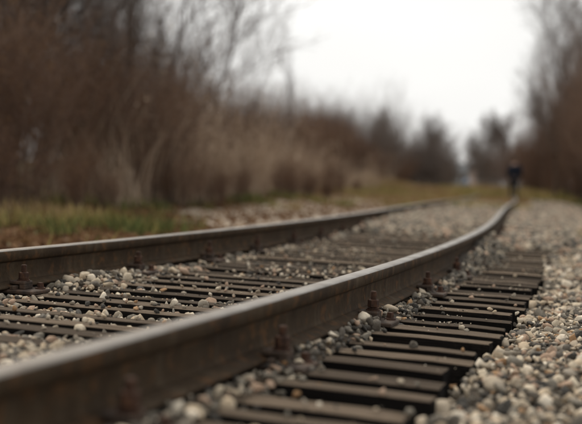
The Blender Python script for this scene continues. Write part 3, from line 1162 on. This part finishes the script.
gr = np.clip(noise2(s * .25 + 3, o * .5) * 1.1 - .12 + (.15 + .55 * noise2(s * .7 + 5, o * 1.5)) * smooth(20, 38, s) * (o < 1) + rng.normal(0, .18, len(s)), 0, 1)
blades('grass', x, y, z, np.where((o > .5) & (o < 2.2) & (s < 15), rng.uniform(.02, .07, len(s)), rng.uniform(.06, .26, len(s)) * (1 + 2.2 * smooth(38, 70, s))), np.where((o > .5) & (o < 2.2) & (s < 15), .006, rng.uniform(.012, .024, len(s)) * (1 + smooth(25, 60, s))), .5, gr, M['grass'],
       'short green and yellowed grass along both sides of the track', 'grass')
# a few tufts growing in the stone shoulder
n = 9500
s = 15 + np.minimum(rng.gamma(2.2, 6.5, n), 45); o = -6.2 - np.abs(rng.normal(0, 1.2, n))
keep = noise2(s * .9 + 30, o * .9) > .42
s, o = s[keep], o[keep]
x, y = at(s, o); z = zone_ground(s, o) - .02
H = rng.gamma(6, .19, len(s)) * (.45 + 1.0 * noise2(s * .8, o * .8)) * (1 - .35 * smooth(28, 45, s))
rd = blades('dry_reeds', x, y, z, H, rng.uniform(.008, .018, len(s)), .42, np.clip(rng.normal(.5, .25, len(s)), 0, 1), M['reed'],
            'tall pale dry grass standing in front of the thicket', 'dry grass')
# plumes of the reeds, as feathery tufts
m = rng.random(len(s)) < .6 * smooth(16, 22, s)
pts = np.stack([x, y, z + H * .93], 1)[m]
pl = np.repeat(pts, 7, 0) + rng.normal(0, 1, (len(pts) * 7, 3)) * np.array([.035, .035, .13])
pm = leaves_mesh('plumes', pl, .034)
pm.materials.append(M['reed'])
link('plumes', pm, rd)['kind'] = 'stuff'
# fallen leaves
n = 44000
s = np.concatenate([rng.uniform(4, 45, n), rng.uniform(15, 70, 3000)]); o = np.concatenate([-2.7 - rng.gamma(2.5, 1.1, n), 1.9 + rng.gamma(2, .6, 3000)])
kl = rng.random(len(s)) > sand_left(s, -o - (GAUGE + ENDO)) * .85
s, o = s[kl], o[kl]
x, y = at(s, o); z = zone_ground(s, o) + .012
lf = leaves_mesh('fallen_leaves', np.stack([x, y, z], 1), .05)
lf.materials.append(M['dead_leaf'])
tag(link('fallen_leaves', lf), 'fallen brown leaves lying in the grass beside the track', 'leaves', None, 'stuff')

# ------------------------------------------------------------------ far houses and parked car
def plain(name, c_, rough=.8, metal=0.0, var=.25):
    t = NT(name, rough, metal)
    n1 = t.noise(3.0, 5, t.n.new('ShaderNodeNewGeometry').outputs['Position'])
    t.color(t.mix(t.ramp(n1, [(.35, 0.0), (.7, 1.0)]), c_, tuple(q * (1 - var) for q in c_)))
    return t.m


M['plaster'] = plain('white_plaster', (.30, .31, .33))
M['pink'] = plain('pink_plaster', (.36, .27, .235))
M['slate'] = plain('grey_roofing', (.16, .17, .18))
M['glass'] = plain('window_glass', (.03, .035, .04), .1)
M['frame'] = plain('window_frame', (.7, .7, .68))
M['doorw'] = plain('brown_door', (.10, .06, .04))


def house(u, Y, w, d, h, rh, wall_m, label):
    X = px(u, Y)
    e = empty('house', (X, Y, gz_at(X, Y) - .05), .12)
    bm = bmesh.new()
    bm_box(bm, (-w / 2, 0, 0), (w / 2, d, h))
    wl_ = link('wall', bm_mesh('wall', bm), e, wall_m)
    bm = bmesh.new()                                            # gabled roof, ridge along x, with eaves
    ov = .35
    pr = [(-ov, h - .12), (d / 2, h + rh), (d + ov, h - .12), (d + ov, h + .02), (d / 2, h + rh + .16), (-ov, h + .02)]
    a = [bm.verts.new((-w / 2 - ov, q[0], q[1])) for q in pr]; b = [bm.verts.new((w / 2 + ov, q[0], q[1])) for q in pr]
    for i in range(6): bm.faces.new((a[i], a[(i + 1) % 6], b[(i + 1) % 6], b[i]))
    bm.faces.new(a); bm.faces.new(b)
    rf = link('roof', bm_mesh('roof', bm), e, M['slate'])
    for xx in (-w / 2, w / 2 - .2):                              # gable triangles under the roof
        bm = bmesh.new()
        tri = [(0, h - .01), (d, h - .01), (d / 2, h + rh - .02)]
        a = [bm.verts.new((xx, q[0], q[1])) for q in tri]; b = [bm.verts.new((xx + .2, q[0], q[1])) for q in tri]
        for i in range(3): bm.faces.new((a[i], a[(i + 1) % 3], b[(i + 1) % 3], b[i]))
        bm.faces.new(a); bm.faces.new(b)
        link('gable', bm_mesh('gable', bm), e, wall_m)
    bm = bmesh.new()
    bm_box(bm, (w * .2, d / 2 - .25, h + rh - .4), (w * .2 + .5, d / 2 + .25, h + rh + .8), .02)
    link('chimney', bm_mesh('chimney', bm), rf, M['pink'])
    for i in range(3):
        cx = -w / 2 + w * (i + .5) / 3
        if i == 1:
            bm = bmesh.new(); bm_box(bm, (cx - .45, -.06, .05), (cx + .45, .02, 2.05), .01)
            link('door', bm_mesh('door', bm), e, M['doorw'])
        else:
            bm = bmesh.new()
            bm_box(bm, (cx - .6, -.07, 1.0), (cx + .6, -.01, 1.08)); bm_box(bm, (cx - .6, -.07, 2.12), (cx + .6, -.01, 2.2))
            bm_box(bm, (cx - .6, -.068, 1.08), (cx - .52, -.01, 2.12)); bm_box(bm, (cx + .52, -.068, 1.08), (cx + .6, -.01, 2.12))
            bm_box(bm, (cx - .03, -.066, 1.08), (cx + .03, -.01, 2.12))
            wn_ = link('window', bm_mesh('window', bm), e, M['frame'])
            bm = bmesh.new(); bm_box(bm, (cx - .52, -.03, 1.08), (cx + .52, .01, 2.12))
            link('pane', bm_mesh('pane', bm), wn_, M['glass'])
    tag(e, label, 'house')


house(462, 165, 4.2, 4.6, 2.6, 1.4, M['plaster'], 'small white house with grey roof in the sky gap at the far bend')
house(485, 140, 2.9, 3.4, 2.6, .9, M['pink'], 'narrow pinkish house below the grey far trees')


def car(u, Y, label):
    X = px(u, Y)
    e = empty('parked_car', (X, Y, gz_at(X, Y)), .15)
    paint = plain('blue_car_paint', (.07, .12, .19), .4)
    prof = [(-2.0, .35), (-2.05, .62), (-1.85, .80), (-1.05, .90), (-.45, 1.38), (.95, 1.42), (1.65, .95), (2.0, .88), (2.05, .45), (1.95, .32)]
    bm = bmesh.new()                                            # body faces the camera along -y
    A, Bv = [], []
    for q in prof:
        w = .82 if q[1] < 1 else .66
        A.append(bm.verts.new((-w, q[0], q[1]))); Bv.append(bm.verts.new((w, q[0], q[1])))
    m_ = len(prof)
    for i in range(m_): bm.faces.new((A[i], A[(i + 1) % m_], Bv[(i + 1) % m_], Bv[i]))
    bm.faces.new(A); bm.faces.new(Bv)
    link('body', bm_mesh('body', bm), e, paint)
    bm = bmesh.new()
    vs = [bm.verts.new(q) for q in ((-.70, -.99, .965), (.70, -.99, .965), (.58, -.515, 1.355), (-.58, -.515, 1.355))]
    vt = [bm.verts.new((q.co.x, q.co.y - .015, q.co.z + .02)) for q in vs]
    bm.faces.new(vs); bm.faces.new(vt)
    for i in range(4): bm.faces.new((vs[i], vs[(i + 1) % 4], vt[(i + 1) % 4], vt[i]))
    link('windscreen', bm_mesh('windscreen', bm), e, M['glass'])
    for sx in (-1, 1):
        bm = bmesh.new(); bm_box(bm, (sx * .58 - .16, -2.07, .62), (sx * .58 + .16, -1.97, .76), .02)
        link('headlight', bm_mesh('headlight', bm), e, M['frame'])
        for yy in (-1.25, 1.25):
            bm = bmesh.new(); bm_cyl(bm, (sx * .70, yy, .31), (sx * .88, yy, .31), .31, .31, 16)
            wh = link('wheel', bm_mesh('wheel', bm), e, M['glass'])
            bm = bmesh.new(); bm_cyl(bm, (sx * .80, yy, .31), (sx * .895, yy, .31), .19, .17, 12)
            link('rim', bm_mesh('rim', bm), wh, M['frame'])
    tag(e, label, 'car')


car(470, 150, 'small blue car parked at the far end of the line, left of the pink house')

# ------------------------------------------------------------------ the walking person
def skin_mesh(name, verts, edges, radii, mat, parent, sub=2, root=0):
    me = bpy.data.meshes.new(name)
    me.from_pydata(verts, edges, [])
    ob = link(name, me, parent, mat)
    bpy.context.view_layer.objects.active = ob
    md = ob.modifiers.new('skin', 'SKIN'); md.use_smooth_shade = True
    if not me.skin_vertices: me.skin_vertices.new()
    for i, rr in enumerate(radii):
        sv = me.skin_vertices[0].data[i]
        sv.radius = rr if isinstance(rr, tuple) else (rr, rr)
        sv.use_root = (i == root)
    sm = ob.modifiers.new('sub', 'SUBSURF'); sm.levels = sub; sm.render_levels = sub
    dg = bpy.context.evaluated_depsgraph_get()
    me2 = bpy.data.meshes.new_from_object(ob.evaluated_get(dg))
    ob.modifiers.clear()
    ob.data = me2
    if not me2.materials: me2.materials.append(mat)
    for p_ in me2.polygons: p_.use_smooth = True
    return ob


M['skin'] = plain('skin', (.42, .26, .19), .6)
M['hair'] = plain('brown_hair', (.07, .04, .025), .7)
M['jacket'] = plain('dark_blue_jacket', (.009, .013, .026), .9)
M['jeans'] = plain('dark_blue_trousers', (.011, .014, .021), .9)
M['boot'] = plain('dark_boot', (.02, .016, .013), .6)

Yp = 42.0; Xp = px(512.5, Yp)
ps, po = to_track(np.array([Xp]), np.array([Yp]))
zp = float(level(ps, po)[0]) + .015
person = empty('person', (Xp, Yp, zp), -float(frame(ps[0])[2]))
tag(person, 'person in dark blue jacket and trousers walking away along the track', 'person')
# walking away from the camera (towards +y); left leg forward
bv = [(0, 0, .95), (0, .01, 1.12), (0, .03, 1.32), (0, .03, 1.45), (0, .05, 1.53), (0, .06, 1.60),          # pelvis .. head base
      (-.09, 0, .90), (-.10, .16, .50), (-.10, .22, .09), (-.10, .34, .04),                                   # left leg
      (.09, 0, .90), (.10, .05, .48), (.10, -.22, .12), (.10, -.12, .04),                                     # right leg, pushing off
      (-.19, .03, 1.42), (-.25, -.06, 1.15), (-.25, .06, .92),                                                # left arm
      (.19, .03, 1.42), (.25, -.02, 1.14), (.24, .16, .96)]                                                   # right arm
be = [(0, 1), (1, 2), (2, 3), (3, 4), (4, 5), (0, 6), (6, 7), (7, 8), (8, 9), (0, 10), (10, 11), (11, 12), (12, 13),
      (3, 14), (14, 15), (15, 16), (3, 17), (17, 18), (18, 19)]
br = [(.15, .11), (.14, .10), (.16, .11), (.10, .08), .052, .055, .085, .058, .040, .035, .085, .058, .040, .035,
      .056, .044, .030, .056, .044, .030]
skin_mesh('body', bv, be, br, M['skin'], person)


def sub_skin(name, idx, scale, mat, extra=0.0, root=0):
    mp = {a: i for i, a in enumerate(idx)}
    e_ = [(mp[a], mp[b]) for a, b in be if a in mp and b in mp]
    rr = []
    for a in idx:
        q = br[a]; q = q if isinstance(q, tuple) else (q, q)
        rr.append((q[0] * scale + extra, q[1] * scale + extra))
    return skin_mesh(name, [bv[a] for a in idx], e_, rr, mat, person, 2, root)


sub_skin('jacket', [0, 1, 2, 3, 14, 15, 16, 17, 18, 19], 1.22, M['jacket'], .022)
sub_skin('trousers', [0, 6, 7, 8, 10, 11, 12], 1.10, M['jeans'], .010)
for a, b in ((8, 9), (12, 13)):
    sub_skin('boot', [a, b], 1.0, M['boot'], .016)
# hands with fingers
for base, sx in ((16, -1), (19, 1)):
    b0 = Vector(bv[base])
    hv = [tuple(b0), tuple(b0 + Vector((0, .015, -.07)))]; he = [(0, 1)]; hr = [.028, (.036, .018)]
    for f in range(4):
        yy = -.03 + f * .02
        i0 = len(hv)
        hv += [tuple(b0 + Vector((0, .015 + yy, -.09))), tuple(b0 + Vector((-sx * .008, .018 + yy, -.125 + abs(f - 1.5) * .006))),
               tuple(b0 + Vector((-sx * .025, .02 + yy, -.150 + abs(f - 1.5) * .008)))]
        he += [(1, i0), (i0, i0 + 1), (i0 + 1, i0 + 2)]; hr += [.010, .009, .007]
    i0 = len(hv)
    hv += [tuple(b0 + Vector((-sx * .012, .050, -.055))), tuple(b0 + Vector((-sx * .022, .066, -.085)))]
    he += [(1, i0), (i0, i0 + 1)]; hr += [.012, .009]
    skin_mesh('hand', hv, he, hr, M['skin'], person, 1)
# head with face, ears and hair; it faces +y
bm = bmesh.new()
bmesh.ops.create_uvsphere(bm, u_segments=20, v_segments=14, radius=1.0)
for v in bm.verts:
    c_ = v.co
    w = 1.0 - .22 * max(0, -c_.z) ** 1.5
    v.co = Vector((c_.x * .078 * w, .065 + c_.y * .098 * w, 1.685 + c_.z * .118))
bm_cyl(bm, (0, .160, 1.705), (0, .180, 1.665), .008, .016, 8)
for sx in (-1, 1): bm_box(bm, (sx * .078 - .010, .045, 1.655), (sx * .078 + .010, .085, 1.715), .008)
link('head', bm_mesh('head', bm, True), person, M['skin'])
hd = [o_ for o_ in person.children if o_.name.startswith('head')][0]
for sx in (-1, 1):
    bm = bmesh.new(); bmesh.ops.create_icosphere(bm, subdivisions=2, radius=.012)
    for v in bm.verts: v.co += Vector((sx * .031, .150, 1.69))
    link('eye', bm_mesh('eye', bm, True), hd, M['boot'])
bm = bmesh.new(); bm_box(bm, (-.024, .146, 1.624), (.024, .156, 1.634), .003)
link('mouth', bm_mesh('mouth', bm), hd, M['doorw'])
bm = bmesh.new()
bmesh.ops.create_uvsphere(bm, u_segments=24, v_segments=16, radius=1.0)
for v in bm.verts:
    c_ = v.co
    j = 1 + .03 * math.sin(9 * c_.x + 7 * c_.z)
    yy = c_.y * .110 * j
    zz = c_.z * (.132 if c_.z > 0 else .11) * j
    if yy > .045 and c_.z < .45: yy = .045 + (yy - .045) * .15
    v.co = Vector((c_.x * .092 * j, .052 + yy, 1.70 + zz))
link('hair', bm_mesh('hair', bm, True), hd, M['hair'])
